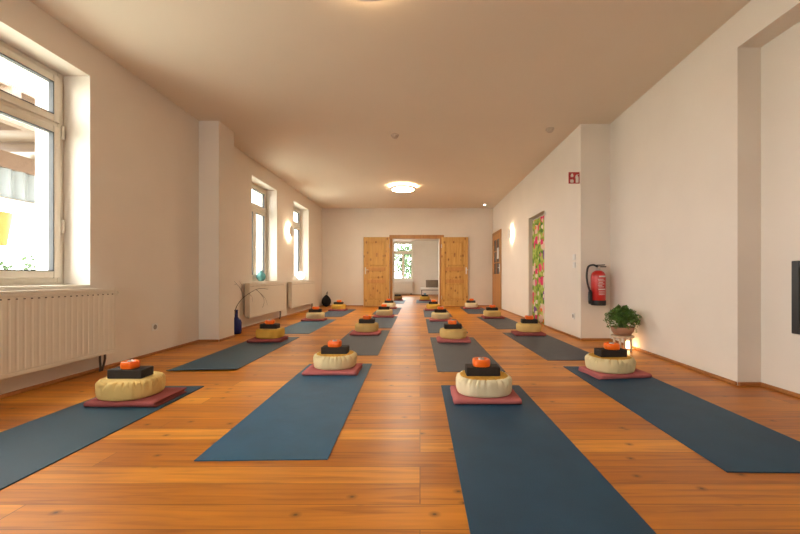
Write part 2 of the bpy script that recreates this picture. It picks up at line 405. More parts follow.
def make_window(n, y0, y1, zs=ZS, zt=ZT, mtx=None, light=True):
    root = bpy.data.objects.new('window_%d' % n, None); C.objects.link(root); tag(root, kind='structure')
    w = y1-y0
    # local: x into the room is +, the frame plane around x=0; y along the wall, z up from the sill
    h = zt-zs; zm = 1.355          # transom height
    bm = bmesh.new(); rect_ring(bm, 0, w, 0.03, h, 0.055, -0.07, 0.0); box(bm, (-0.07, 0.001, 0.0), (-0.002, w-0.001, 0.04))
    box(bm, (-0.07, 0.055, zm), (0.005, w-0.055, zm+0.06), 0.004, 1)
    obj('window_frame', bm, 'frame', root)
    mid = w/2
    def sash(a, b2, c, d, hd=None):
        bm = bmesh.new(); rect_ring(bm, a, b2, c, d, 0.062, -0.045, 0.022, 0.006)
        s = obj('sash', bm, 'frame', root)
        bm = bmesh.new(); rect_ring(bm, a+0.060, b2-0.060, c+0.060, d-0.060, 0.007, -0.02, 0.0225, 0.0)
        obj('gasket', bm, 'gasket', s)
        bxobj('glass_pane', (-0.008, a+0.062, c+0.062), (0.0, b2-0.062, d-0.062), 'glass', s)
        if hd is not None:
            bm = bmesh.new(); box(bm, (0.022, hd-0.014, c+0.52), (0.032, hd+0.014, c+0.60), 0.003, 1)
            box(bm, (0.032, hd-0.009, c+0.55), (0.055, hd+0.009, c+0.57), 0.003, 1)
            box(bm, (0.050, hd-0.010, c+0.44), (0.062, hd+0.010, c+0.57), 0.004, 1)
            obj('handle', bm, 'frame', s)
    sash(0.045, w-0.045, zm+0.045, h-0.045)
    sash(0.045, mid+0.01, 0.07, zm+0.012)
    sash(mid+0.005, w-0.045, 0.07, zm+0.012, mid+0.04)
    # hinges on the outer stile
    for zz in (0.52, 1.33):
        bm = bmesh.new(); lathe(bm, [(0.011, zz-0.055), (0.011, zz+0.055)], 10, (0.028, w-0.035, 0)); obj('hinge', bm, 'frame', root)
    # inner sill board
    bm = bmesh.new(); box(bm, (0.0, 0.001, 0.0), (0.236, w-0.001, 0.014), 0.004, 2); obj('window_sill', bm, 'frame', root)
    root.matrix_world = mtx @ Matrix.Translation((0, 0, 0)) if mtx is not None else Matrix.Translation((-3.12, y0, zs))
    return root
for i, (a, b2) in enumerate(WINS):
    make_window(i+1, a, b2)
    portal((-3.36, (a+b2)/2, (ZS+ZT)/2), (0, -PI/2, 0), ZT-ZS, b2-a)
# end window of the second room (faces the camera)
make_window(len(WINS)+1, 0, EX1-EX0, 0.70, ZT, Matrix.Translation((EX0, YB+0.2, 0.70)) @ Matrix.Rotation(-PI/2, 4, 'Z') )
portal(((EX0+EX1)/2, YB+0.29, 1.65), (-PI/2, 0, 0), EX1-EX0, 1.9)

make_window(len(WINS)+2, 0, 1.3, ZS, ZT, Matrix.Translation((-1.2, YS-0.17, ZS)) @ Matrix.Rotation(PI/2, 4, 'Z'))  # unseen window added behind the camera to brighten surfaces facing it
portal((-1.85, YS-0.195, (ZS+ZT)/2), (PI/2, 0, 0), 1.3, ZT-ZS)

# ------------------------------------------------------------------ radiators
def make_radiator(y0, y1, label, z0=0.155, z1=0.735, n=0):
    L = y1-y0; h = z1-z0
    root = thing('radiator', label, 'radiator', (XL+0.003, y0, z0), 0, 'radiators under the windows')
    bm = bmesh.new(); prof = []
    step = 0.047; k = int((L-0.02)/step); step = (L-0.02)/k
    # corrugated front plate, local x = distance from the wall
    pts = [(0.075, 0.0)]
    pts.append((0.112, 0.0)); pts.append((0.115, 0.01))
    for i in range(k):
        y = 0.01+i*step
        pts += [(0.115, y+step*0.28), (0.1125, y+step*0.40), (0.1125, y+step*0.60), (0.115, y+step*0.72)]
    pts += [(0.115, L-0.01), (0.112, L), (0.075, L)]
    prism(bm, pts, 0.035, h-0.035)
    box(bm, (0.075, 0, 0.0), (0.115, L, 0.035), 0.006, 2); box(bm, (0.075, 0, h-0.035), (0.115, L, h-0.004), 0.006, 2)
    sv = set()
    for i in range(k):
        sv |= set(box(bm, (0.1125, 0.01+i*step+step*0.36, h-0.054), (0.1157, 0.01+i*step+step*0.64, h-0.046)))
    for f in bm.faces:
        if all(v in sv for v in f.verts): f.material_index = 1
    fp = obj('front_panel', bm, 'radiator', root); fp.data.materials.append(M['slot'])
    bm = bmesh.new(); box(bm, (0.03, 0.004, 0.01), (0.05, L-0.004, h-0.02), 0.005, 1); obj('rear_panel', bm, 'radiator', root)
    for ya, yb in ((-0.003, 0.002), (L-0.002, L+0.003)):
        bm = bmesh.new(); box(bm, (0.028, ya, 0.03), (0.112, yb, h), 0.002, 1); obj('side_cover', bm, 'radiator', root)
    bm = bmesh.new()
    box(bm, (0.026, -0.003, h-0.003), (0.034, L+0.003, h+0.006)); box(bm, (0.108, -0.003, h-0.003), (0.118, L+0.003, h+0.006), 0.003, 1)
    box(bm, (0.034, 0.0, h-0.009), (0.108, L, h-0.0015))
    for i in range(int(L/0.02)+1):
        y = min(i*0.02, L-0.006); box(bm, (0.034, y-0.003, h-0.002), (0.108, y+0.007, h+0.005))
    obj('top_grille', bm, 'radiator', root)
    for yy in (L-0.10, L-0.05):
        bm = bmesh.new(); tube(bm, spline([(0.06, yy, 0.02), (0.06, yy, -0.05), (0.055, yy+(L-0.075-yy)*0.4, -z0*0.7), (0.045, yy+(L-0.075-yy)*0.6, -z0+0.001)]) , 0.0085, 8)
        obj('pipe', bm, 'pipe', root)
    bm = bmesh.new(); lathe(bm, [(0.010, L), (0.010, L+0.02), (0.017, L+0.022), (0.019, L+0.06), (0.014, L+0.075)], 14, (0.07, 0, h-0.045), axis='y')
    obj('thermostat_valve', bm, 'radiator', root)
    for yy in (0.2, L-0.2):
        bm = bmesh.new(); box(bm, (-0.002, yy-0.015, 0.1), (0.032, yy+0.015, h-0.05)); obj('wall_bracket', bm, 'radiator', root)
    return root
make_radiator(1.72, 3.28, 'large cream ribbed radiator under the near left window, cut off by the picture edge')
make_radiator(5.87, 7.36, 'cream radiator below the window sill holding the turquoise vase', 0.172, 0.742)
make_radiator(7.80, 9.50, 'cream radiator under the farthest left window, nearest the black bag', 0.172, 0.742)
r = make_radiator(0, 1.0, 'pale radiator under the window of the room beyond the doorway', 0.10, 0.64)
r.rotation_euler = (0, 0, -PI/2); r.location = (EX0, YB-0.003, 0.10)

# ------------------------------------------------------------------ double doors of the end wall
bm = bmesh.new()
box(bm, (-0.885, YE-0.022, 0), (-0.81, YE, 2.06), 0.004, 1); box(bm, (0.577, YE-0.022, 0), (0.635, YE, 2.06), 0.004, 1)
box(bm, (-0.90, YE-0.03, 1.985), (0.705, YE, 2.095), 0.006, 1)
struct('trim_1', bm, 'pine_trim')
bm = bmesh.new(); box(bm, (-0.812, YE, 0), (-0.79, YE2, 1.985)); box(bm, (0.557, YE, 0), (0.579, YE2, 1.985)); box(bm, (-0.79, YE, 1.965), (0.557, YE2, 1.987))
struct('trim_2', bm, 'frame')
def pine_leaf(n, x0, x1, hx):
    root = bpy.data.objects.new('door_%d' % n, None); C.objects.link(root); tag(root, kind='structure'); root.location = (x0, YE-0.062, 0.012)
    w = x1-x0; s = 0.115; rails = [(0.0, 0.16), (0.675, 0.77), (1.03, 1.13), (1.90, 2.015)]
    for xa in (0, w-s):
        bm = bmesh.new(); box(bm, (xa, 0, 0), (xa+s, 0.04, 2.015), 0.004, 1); obj('door_stile', bm, 'pine', root)
    for a, b2 in rails:
        bm = bmesh.new(); box(bm, (s, 0.0, a), (w-s, 0.04, b2), 0.003, 1); obj('door_rail', bm, 'pine_rail' if 0.3 < a < 1.5 else 'pine', root)
    for (a, b2), (c, d) in zip(rails, rails[1:]):
        bm = bmesh.new(); box(bm, (s, 0.024, b2), (w-s, 0.034, c)); box(bm, (s+0.05, 0.010, b2+0.05), (w-s-0.05, 0.026, c-0.05), 0.010, 1)
        obj('door_panel', bm, 'pine', root)
    bm = bmesh.new(); box(bm, (hx-0.018, -0.006, 0.93), (hx+0.018, 0.001, 1.13), 0.003, 1)
    box(bm, (hx-0.008, -0.045, 1.05), (hx+0.008, -0.004, 1.066), 0.003, 1); box(bm, (hx-0.01, -0.05, 1.045), (hx+0.09, -0.036, 1.067), 0.004, 1)
    obj('door_handle', bm, 'white_plastic', root)
    hxx = w if hx < w/2 else 0
    for zz in (0.25, 1.75):
        bm = bmesh.new(); lathe(bm, [(0.009, zz-0.05), (0.009, zz+0.05)], 10, (hxx, -0.004, 0)); obj('hinge', bm, 'steel', root)
pine_leaf(1, -1.652, -0.895, 0.055); pine_leaf(2, 0.628, 1.405, 0.777-0.05)

# oak door in the right wall, glazed upper half, note on the glass
root = bpy.data.objects.new('door_3', None); C.objects.link(root); tag(root, kind='structure'); root.location = (XF, 9.47, 0)
bm = bmesh.new(); box(bm, (-0.022, 0, 0), (0.0, 0.07, 2.125), 0.003, 1); box(bm, (-0.022, 1.03, 0), (0.0, 1.10, 2.125), 0.003, 1); box(bm, (-0.022, 0.07, 2.055), (0.0, 1.03, 2.125), 0.003, 1)
obj('door_frame', bm, 'pine_trim', root)
bm = bmesh.new(); box(bm, (-0.016, 0.07, 0.01), (0.0, 1.03, 0.94)); box(bm, (-0.016, 0.07, 1.90), (0, 1.03, 2.055)); box(bm, (-0.016, 0.07, 0.94), (0, 0.20, 1.90)); box(bm, (-0.016, 0.90, 0.94), (0, 1.03, 1.90))
obj('door_leaf', bm, 'oak', root)
bm = bmesh.new()
for zz in (1.24, 1.56): box(bm, (-0.015, 0.20, zz), (-0.002, 0.90, zz+0.03))
box(bm, (-0.015, 0.535, 0.94), (-0.002, 0.565, 1.90)); obj('glazing_bar', bm, 'oak', root)
bxobj('glass_pane', (-0.006, 0.20, 0.94), (-0.001, 0.90, 1.90), 'dark_glass', root)
bm = bmesh.new(); box(bm, (-0.03, 0.11, 1.0), (-0.016, 0.14, 1.2), 0.003, 1); box(bm, (-0.05, 0.12, 1.1), (-0.03, 0.23, 1.12), 0.004, 1); obj('door_handle', bm, 'steel', root)
tag(bxobj('paper_notice', (XF-0.0185, 9.47+0.26, 1.36), (XF-0.0165, 9.47+0.48, 1.66), 'paper'), 'white paper notice on the glazed oak door in the right wall', 'notice')

# flowered curtain in the doorway
root = thing('curtain', 'green curtain with pink flowers hanging in the right wall doorway', 'curtain', (XF+0.085, CY0, 0))
bm = bmesh.new(); n = 90; cols = []
for i in range(n+1):
    y = 0.012+(CY1-CY0-0.024)*i/n
    col = []
    for j in range(13):
        z = 0.008+1.947*j/12
        x = 0.020*math.sin(i*0.62+0.5*math.sin(j*0.4))*(0.5+0.5*(1-j/14)) + 0.008*math.sin(i*0.23+1)
        col.append(bm.verts.new((x, y, z)))
    cols.append(col)
for i in range(n):
    for j in range(12): bm.faces.new((cols[i][j], cols[i+1][j], cols[i+1][j+1], cols[i][j+1]))
ob = obj('curtain_cloth', bm, 'curtain', root, True); md = ob.modifiers.new('thickness', 'SOLIDIFY'); md.thickness = 0.003
bm = bmesh.new(); tube(bm, [(0, 0.0, 1.965), (0, CY1-CY0, 1.965)], 0.010, 10); obj('curtain_rod', bm, 'white_plastic', root)
bm = bmesh.new(); box(bm, (-0.012, -0.012, 0), (0, 0.0, 0.06), 0.003, 1); lathe(bm, [(0.006, -0.045), (0.009, -0.012)], 10, (0, -0.006, 0.03), axis='x')
tag(obj('wall_hook', bm, 'white_plastic', loc=(XF, CY0-0.07, 1.90)), 'small white hook on the wall beside the top of the flowered curtain', 'hook')

# ------------------------------------------------------------------ lamps
def ceiling_lamp(x, y, label, front, halo):
    root = thing('ceiling_lamp', label, 'ceiling lamp', (x, y, H), 0, 'round ceiling lamps')
    bm = bmesh.new(); lathe(bm, [(0.16, -0.05), (0.16, 0.0)], 40); obj('mounting_base', bm, 'white_plastic', root)
    bm = bmesh.new(); lathe(bm, [(0.288, -0.082), (0.297, -0.076), (0.297, -0.05), (0.288, -0.045), (0.16, -0.045)], 64, cap=True); obj('lamp_body', bm, 'white_plastic', root, True)
    bm = bmesh.new(); lathe(bm, [(0.001, 0.0), (0.10, 0.0005), (0.20, 0.002), (0.255, 0.006), (0.268, 0.012)], 64, (0, 0, -0.087), cap=False); obj('diffuser', bm, emitter('lamp_diffuser_glow', (1.0, 0.84, 0.62), front), root, True)
    bm = bmesh.new(); lathe(bm, [(0.165, -0.0445), (0.282, -0.0445)], 64, cap=False); obj('halo_ring', bm, emitter('lamp_halo_glow', (1.0, 0.74, 0.46), halo), root)
SCONCE = emitter('sconce_halo_glow', (1.0, 0.80, 0.55), 150.0)
ceiling_lamp(-0.38, 8.04, 'lit round white ceiling lamp before the double doors', 102.0, 34.0)
ceiling_lamp(-0.36, 2.28, 'lit round ceiling lamp at the top picture edge, only its glow showing', 14.0, 30.0)

def sconce(x, y, z, side, label):
    root = thing('wall_sconce', label, 'wall lamp', (x, y, z), 0 if side > 0 else PI, 'round wall sconces')
    bm = bmesh.new(); lathe(bm, [(0.05, 0.0), (0.05, 0.052)], 24, axis='x'); obj('wall_mount', bm, 'white_plastic', root)
    bm = bmesh.new(); lathe(bm, [(0.02, 0.052), (0.115, 0.052), (0.118, 0.056), (0.118, 0.070), (0.11, 0.078), (0.02, 0.082)], 48, axis='x'); obj('front_disc', bm, 'white_plastic', root, True)
    bm = bmesh.new(); lathe(bm, [(0.052, 0.0515), (0.112, 0.0515)], 48, axis='x', cap=False); obj('halo_ring', bm, SCONCE, root)
sconce(XL, 7.91, 1.855, 1, 'lit round wall sconce between the two far left windows')
sconce(XF, 8.39, 1.855, -1, 'lit round wall sconce between the oak door and the flowered curtain')

root = thing('spot_lamp', 'tiny lit ceiling spot lamp near the far right corner', 'ceiling lamp', (1.80, 10.0, H))
bm = bmesh.new(); lathe(bm, [(0.045, -0.02), (0.05, -0.012), (0.05, 0.0)], 24); obj('housing', bm, 'white_plastic', root, True)
bm = bmesh.new(); lathe(bm, [(0.0, -0.026), (0.022, -0.024), (0.03, -0.0205)], 20, cap=False); obj('bulb', bm, emitter('spot_glow', (1.0, 0.9, 0.8), 60.0), root)
for (x, y, lab) in ((-0.36, 5.17, 'white smoke detector on the ceiling before the lit round lamp'), (1.79, 4.96, 'white smoke detector on the ceiling above the fire extinguisher corner')):
    root = thing('smoke_detector', lab, 'smoke detector', (x, y, H), 0, 'ceiling smoke detectors')
    bm = bmesh.new(); lathe(bm, [(0.052, -0.018), (0.058, -0.012), (0.058, 0.0)], 28); obj('base_plate', bm, 'beige_plastic', root, True)
    bm = bmesh.new(); lathe(bm, [(0.018, -0.048), (0.034, -0.044), (0.042, -0.034), (0.044, -0.018)], 28); obj('sensor_cap', bm, 'beige_plastic', root, True)

# ------------------------------------------------------------------ sockets and switches
def socket(name, x, y, z, side, label, switch=False, grp=None):
    root = thing(name, label, 'light switch' if switch else 'socket', (x, y, z), 0 if side > 0 else PI, grp)
    bm = bmesh.new(); box(bm, (0, -0.04, -0.04), (0.009, 0.04, 0.04), 0.003, 2); obj('face_plate', bm, 'white_plastic', root)
    if switch:
        bm = bmesh.new(); box(bm, (0.009, -0.028, -0.028), (0.013, 0.028, 0.028), 0.002, 1); obj('rocker', bm, 'white_plastic', root)
    else:
        bm = bmesh.new(); lathe(bm, [(0.027, 0.0092), (0.024, 0.0100), (0.018, 0.0096)], 20, axis='x'); obj('socket_well', bm, 'socket_grey', root)
socket('wall_socket', XL, 3.917, 0.297, 1, 'white wall socket low on the left wall before the pilaster')
socket('wall_socket', XL, 7.62, 0.28, 1, 'small white wall socket between the two far left radiators')
socket('wall_socket', XF, 5.03, 0.30, -1, 'small white wall socket low beside the fire extinguisher corner')
socket('light_switch', XF, 5.0, 1.12, -1, 'upper of two white light switches left of the fire extinguisher', True)
socket('light_switch', XF, 5.0, 1.01, -1, 'lower of two white light switches left of the fire extinguisher', True)

# ------------------------------------------------------------------ black framed panel in the niche wall
root = thing('wall_panel', 'black framed dark panel on the right niche wall at the picture edge', 'wall panel', (2.633, 1.685, 0.44))
bm = bmesh.new()
box(bm, (-0.022, 0, 0), (0, 0.05, 0.51), 0.005, 1); box(bm, (-0.022, 0.80, 0), (0, 0.85, 0.51), 0.005, 1)
box(bm, (-0.022, 0.05, 0.46), (0, 0.80, 0.51), 0.005, 1); box(bm, (-0.022, 0.05, 0), (0, 0.80, 0.05), 0.005, 1)
obj('frame', bm, 'black_metal', root)
bxobj('inner_pane', (-0.008, 0.05, 0.05), (-0.004, 0.80, 0.46), 'dark_glass', root)

# ------------------------------------------------------------------ fire extinguisher and its sign
EXX, EXY = 2.325, 4.80
root = thing('fire_extinguisher', 'red fire extinguisher with black hose hanging on the right corner wall', 'fire extinguisher', (EXX, EXY-0.105, 0.475))
bm = bmesh.new(); lathe(bm, [(0.086, 0.045), (0.088, 0.05), (0.088, 0.375), (0.084, 0.40), (0.068, 0.43), (0.045, 0.447), (0.03, 0.452)], 40); obj('cylinder', bm, 'red_paint', root, True)
bm = bmesh.new(); lathe(bm, [(0.086, 0.0), (0.091, 0.008), (0.091, 0.062), (0.0885, 0.066)], 40); obj('base_ring', bm, 'black_rubber', root, True)
bm = bmesh.new(); lathe(bm, [(0.026, 0.450), (0.026, 0.478), (0.018, 0.48), (0.018, 0.50)], 20); obj('valve', bm, 'steel', root, True)
bm = bmesh.new(); box(bm, (-0.03, -0.016, 0.495), (0.10, 0.016, 0.508), 0.004, 1); box(bm, (-0.02, -0.013, 0.515), (0.105, 0.013, 0.528), 0.004, 1, Matrix.Rotation(-0.04, 4, 'Y')); obj('lever', bm, 'black_rubber', root)
bm = bmesh.new(); lathe(bm, [(0.014, -0.03), (0.014, -0.018)], 16, (0.0, 0, 0.49), axis='y'); obj('pressure_gauge', bm, 'wax', root)
bm = bmesh.new(); tube(bm, spline([(-0.015, -0.01, 0.50), (-0.07, -0.01, 0.525), (-0.135, -0.01, 0.50), (-0.155, -0.01, 0.40), (-0.148, -0.012, 0.30), (-0.125, -0.02, 0.20), (-0.115, -0.02, 0.15)], 7), 0.0125, 10); obj('hose', bm, 'black_rubber', root, True)
bm = bmesh.new(); lathe(bm, [(0.014, 0.20), (0.024, 0.17), (0.026, 0.06), (0.020, 0.02)], 16, (-0.115, -0.02, 0)); obj('nozzle', bm, 'black_rubber', root, True)
def curved_patch(bm, a0, a1, z0, z1, r=0.0892, n=10):
    prev = None
    for i in range(n+1):
        a = a0+(a1-a0)*i/n; x, y = r*math.sin(a), -r*math.cos(a)
        cur = (bm.verts.new((x, y, z0)), bm.verts.new((x, y, z1)))
        if prev: bm.faces.new((prev[0], cur[0], cur[1], prev[1]))
        prev = cur
bm = bmesh.new()
curved_patch(bm, -0.35, 0.75, 0.365, 0.385, n=12)
for z, a1 in ((0.335, 0.3), (0.315, 0.5), (0.295, 0.2), (0.275, 0.45), (0.255, 0.1), (0.237, 0.35)): curved_patch(bm, -0.45+0.05*math.sin(z*90), a1, z, z+0.008)
curved_patch(bm, -0.45, 0.65, 0.20, 0.218)
for z in (0.175, 0.158, 0.14): curved_patch(bm, -0.40, 0.55, z, z+0.006)
ob = obj('printed_label', bm, 'label_white', root); ob.modifiers.new('thickness', 'SOLIDIFY').thickness = 0.0006
bm = bmesh.new(); box(bm, (-0.03, 0.087, 0.26), (0.03, 0.105, 0.42), 0.003, 1); obj('wall_bracket', bm, 'black_metal', root)

root = thing('fire_safety_sign', 'square red fire safety sign with white symbols jutting from the right wall', 'sign', (1.998, 4.84, 2.10))
bm = bmesh.new(); box(bm, (0, 0, 0), (0.147, 0.004, 0.153)); obj('sign_plate', bm, 'sign_red', root)
bm = bmesh.new()
def plate(poly):
    a = [bm.verts.new((x, -0.001, z)) for x, z in poly]; b2 = [bm.verts.new((x, 0.0, z)) for x, z in poly]; k = len(poly)
    bm.faces.new(a)
    for i in range(k): bm.faces.new((a[i], a[(i+1) % k], b2[(i+1) % k], b2[i]))
plate([(0.095, 0.012), (0.133, 0.012), (0.133, 0.088), (0.126, 0.100), (0.119, 0.104), (0.119, 0.112), (0.136, 0.118), (0.134, 0.124), (0.104, 0.118), (0.092, 0.104), (0.088, 0.07), (0.093, 0.07), (0.097, 0.098), (0.108, 0.106), (0.108, 0.103), (0.099, 0.098), (0.095, 0.086)])
plate([(0.026, 0.012), (0.062, 0.012), (0.070, 0.032), (0.062, 0.055), (0.055, 0.045), (0.050, 0.065), (0.040, 0.048), (0.030, 0.060), (0.020, 0.035)])
plate([(0.030, 0.086), (0.060, 0.086), (0.066, 0.104), (0.058, 0.128), (0.048, 0.136), (0.036, 0.128), (0.026, 0.106)])
obj('pictogram', bm, 'sign_white', root)

# ------------------------------------------------------------------ plant with the little lamp beneath
PX, PY = 2.305, 4.10
root = thing('plant_stool', 'low pale wooden stool carrying the leafy plant by the right wall', 'stool', (PX, PY, 0))
bm = bmesh.new(); lathe(bm, [(0.112, 0.158), (0.118, 0.163), (0.118, 0.176), (0.112, 0.18)], 32); obj('stool_top', bm, 'pale_wood', root)
for k in range(4):
    a = PI/4+k*PI/2; bm = bmesh.new(); tube(bm, [(0.088*math.cos(a), 0.088*math.sin(a), 0), (0.085*math.cos(a), 0.085*math.sin(a), 0.16)], [0.012, 0.013], 10); obj('leg', bm, 'pale_wood', root, True)
root = thing('potted_plant', 'bushy green leafy plant in a brown bowl on the low stool', 'potted plant', (PX, PY, 0.18))
bm = bmesh.new(); lathe(bm, [(0.06, 0.0), (0.085, 0.006), (0.112, 0.045), (0.122, 0.095), (0.115, 0.098), (0.105, 0.07), (0.0, 0.068)], 36, cap=False); bm.faces.new([v for v in bm.verts[:36]][::-1]); obj('pot', bm, 'clay', root, True)
bm = bmesh.new(); lathe(bm, [(0.0, 0.078), (0.06, 0.080), (0.108, 0.074)], 24, cap=False); obj('soil', bm, 'soil', root)
fol = bmesh.new(); stm = bmesh.new(); rnd = random.Random(5)
for s in range(150):
    a = rnd.uniform(0, 2*PI); reach = rnd.uniform(0.03, 0.17)**1.0; top = rnd.uniform(0.13, 0.28)*(1-0.35*reach/0.17)
    dx, dy = math.cos(a), math.sin(a)
    if dx*reach > 0.155: reach = 0.155/dx
    drop = rnd.uniform(0.0, 0.10) if reach > 0.10 else 0.0
    p0 = (0.03*dx, 0.03*dy, 0.07)
    pts = spline([p0, (dx*reach*0.45, dy*reach*0.45, 0.09+top*0.8), (dx*reach*0.85, dy*reach*0.85, 0.08+top), (dx*reach*1.12, dy*reach*1.12, 0.06+top-drop)], 6)
    tube(stm, pts[::2], 0.0011, 4, False)
    for i, p in enumerate(pts[4:]):
        for q in range(4):
            d = Vector((rnd.uniform(-1, 1), rnd.uniform(-1, 1), rnd.uniform(-0.8, 0.5))).normalized(); L = rnd.uniform(0.014, 0.03)
            sd = d.cross(Vector((rnd.uniform(-1, 1), rnd.uniform(-1, 1), 1))).normalized()*L*0.24
            c = p+Vector((rnd.uniform(-.008, .008), rnd.uniform(-.008, .008), rnd.uniform(-.008, .008)))
            if c.x+d.x*L > 0.195: continue
            fol.faces.new([fol.verts.new(c), fol.verts.new(c+d*L*0.5+sd), fol.verts.new(c+d*L), fol.verts.new(c+d*L*0.5-sd)])
me = bpy.data.meshes.new('foliage'); fol.to_mesh(me); fol.free(); me.materials.append(M['leaf'])
o = bpy.data.objects.new('foliage', me); C.objects.link(o); o.parent = root
obj('stems', stm, 'stem', root)
root = thing('candle_lantern', 'small glowing lantern on the floor behind the low plant stool', 'lantern', (2.435, 4.20, 0))
bm = bmesh.new(); lathe(bm, [(0.045, 0), (0.05, 0.004), (0.05, 0.012)], 24); obj('base', bm, 'pale_wood', root)
bm = bmesh.new(); lathe(bm, [(0.03, 0.012), (0.034, 0.03), (0.034, 0.075), (0.026, 0.09), (0.001, 0.092)], 24, cap=False); obj('glowing_shade', bm, emitter('lantern_glow', (1.0, 0.62, 0.28), 14.0), root, True)

# ------------------------------------------------------------------ floor vase with branches, vase on the sill, bag, orb lamp
root = thing('floor_vase', 'cobalt blue bottle vase standing on the floor behind the pilaster', 'vase', (-2.735, 5.36, 0))
bm = bmesh.new(); lathe(bm, [(0.060, 0), (0.070, 0.006), (0.074, 0.05), (0.074, 0.17), (0.064, 0.205), (0.034, 0.232), (0.024, 0.25), (0.023, 0.34), (0.029, 0.355), (0.022, 0.353), (0.016, 0.30)], 36, cap=False); bm.faces.new([v for v in bm.verts[:36]][::-1])
obj('vase_body', bm, 'blue_glass', root, True)
bx0 = Vector((-2.735, 5.36, 0.33))
root = thing('dry_branch', 'thin bare branches arching out of the blue floor vase', 'branch', tuple(bx0))
def px(x, y, Y=5.36): return Vector(((x-420)*Y/FPX, Y, EYE-(y-278)*Y/FPX)) - bx0
def twig(ps, r0, r1, yo=0.0):
    pts = spline([px(x, y, 5.36+yo*i/len(ps)) for i, (x, y) in enumerate(ps)], 5); k = len(pts)
    tube(TB, pts, [r0+(r1-r0)*i/(k-1) for i in range(k)], 6)
TB = bmesh.new()
twig([(235.3, 318), (235.5, 310), (238, 304), (243, 298), (249, 293.5), (256, 289.5), (262, 288.4), (268, 289.2)], 0.0060, 0.0022, -0.3)
obj('main_branch', TB, 'twig', root)
TB = bmesh.new()
twig([(243, 298), (242.4, 293), (240, 288), (236, 283), (232.5, 280.5)], 0.0035, 0.0015, 0.1)
twig([(241.5, 290), (241.8, 285.5), (239, 281)], 0.0025, 0.0012, 0.1)
twig([(256, 289.5), (260, 293), (263.5, 298), (264, 303), (262.5, 308)], 0.003, 0.0012, -0.2)
twig([(260, 293), (265, 298), (267.5, 305)], 0.0022, 0.001, -0.3)
twig([(237, 284), (234, 285), (231, 288)], 0.002, 0.001, 0.1)
twig([(249, 293.5), (252, 297), (252.5, 302)], 0.002, 0.001, -0.1)
obj('side_twigs', TB, 'twig', root)

bm = bmesh.new(); lathe(bm, [(0.035, 0), (0.045, 0.004), (0.078, 0.05), (0.085, 0.095), (0.070, 0.14), (0.035, 0.168), (0.026, 0.178), (0.026, 0.19), (0.036, 0.205), (0.028, 0.2), (0.018, 0.17)], 32, cap=False)
bm.faces.new([v for v in bm.verts[:32]][::-1])
tag(obj('sill_vase', bm, 'turquoise', smooth=True, loc=(-2.985, 6.76, ZS+0.0145)), 'turquoise vase on the window sill of the middle left window', 'vase')
root = thing('orb_lamp', 'white glowing round lamp on the sill of the farthest left window', 'lamp', (-2.985, 9.0, ZS+0.0145))
bm = bmesh.new(); lathe(bm, [(0.05, 0), (0.055, 0.004), (0.05, 0.015), (0.02, 0.02)], 24); obj('lamp_base', bm, 'white_plastic', root)
bm = bmesh.new(); bmesh.ops.create_uvsphere(bm, u_segments=32, v_segments=20, radius=0.10, matrix=Matrix.Translation((0, 0, 0.118))); obj('lamp_globe', bm, emitter('globe_glow', (1.0, 0.93, 0.82), 1.6), root, True)

root = thing('backpack', 'small black bag with a top loop on the floor in the far left corner', 'bag', (-2.70, 10.38, 0), 0.3)
bm = bmesh.new(); bmesh.ops.create_uvsphere(bm, u_segments=28, v_segments=20, radius=1.0)
for v in bm.verts:
    z = (v.co.z+1)/2; k = 0.82+0.25*math.sin(PI*min(1, z*1.1))-0.38*max(0, z-0.45)*1.2
    f = math.copysign(abs(v.co.z)**0.75, v.co.z)
    v.co = Vector((v.co.x*0.125*k, v.co.y*0.085*k, 0.17+f*0.17)) + v.co*0.006*noise.noise(v.co*3)
zmin = min(v.co.z for v in bm.verts)
for v in bm.verts: v.co.z -= zmin
obj('bag_body', bm, 'bag', root, True)
bm = bmesh.new(); tube(bm, spline([(-0.012, 0, 0.325), (0.0, 0, 0.38), (0.025, 0, 0.43), (0.035, 0, 0.41), (0.014, 0, 0.325)], 5), 0.007, 8); obj('handle_loop', bm, 'bag', root, True)
bm = bmesh.new(); box(bm, (-0.07, -0.098, 0.05), (0.07, -0.07, 0.17), 0.014, 3); obj('front_pocket', bm, 'bag', root, True)

# ------------------------------------------------------------------ bench in the second room
root = thing('day_bench', 'white upholstered bench with thin dark legs in the room beyond the doorway', 'bench', (0.02, 16.1, 0))
bm = bmesh.new(); box(bm, (0, 0, 0.30), (1.3, 0.62, 0.395), 0.03, 3); obj('seat', bm, 'paper', root, True)
for (x, y) in ((0.06, 0.05), (1.24, 0.05), (0.06, 0.57), (1.24, 0.57)):
    bm = bmesh.new(); tube(bm, [(x, y, 0), (x, y, 0.276)], [0.012, 0.016], 8); obj('leg', bm, 'black_metal', root)
bm = bmesh.new(); box(bm, (0.04, 0.04, 0.275), (1.26, 0.58, 0.30), 0.004, 1); obj('seat_frame', bm, 'black_metal', root)
bm = bmesh.new(); bmesh.ops.create_cube(bm, size=1.0); bmesh.ops.subdivide_edges(bm, edges=bm.edges[:], cuts=7, use_grid_fill=True)
for v in bm.verts:
    x, y, z = v.co*2; t = (1-abs(x)**4)*(1-abs(z)**4); v.co = Vector((x*0.28, y*(0.02+0.055*max(0, t)), z*0.17))
bmesh.ops.transform(bm, matrix=Matrix.Rotation(-0.18, 4, 'X'), verts=bm.verts)
tag(obj('throw_pillow', bm, 'taupe', smooth=True, loc=(0.55, 16.52, 0.567)), 'brown rectangular pillow leaning on the white bench beyond the doorway', 'pillow')
bm = bmesh.new(); box(bm, (-0.17, -0.14, 0), (0.17, 0.14, 0.07), 0.03, 3); box(bm, (-0.16, -0.13, 0.06), (0.17, 0.12, 0.12), 0.03, 3)
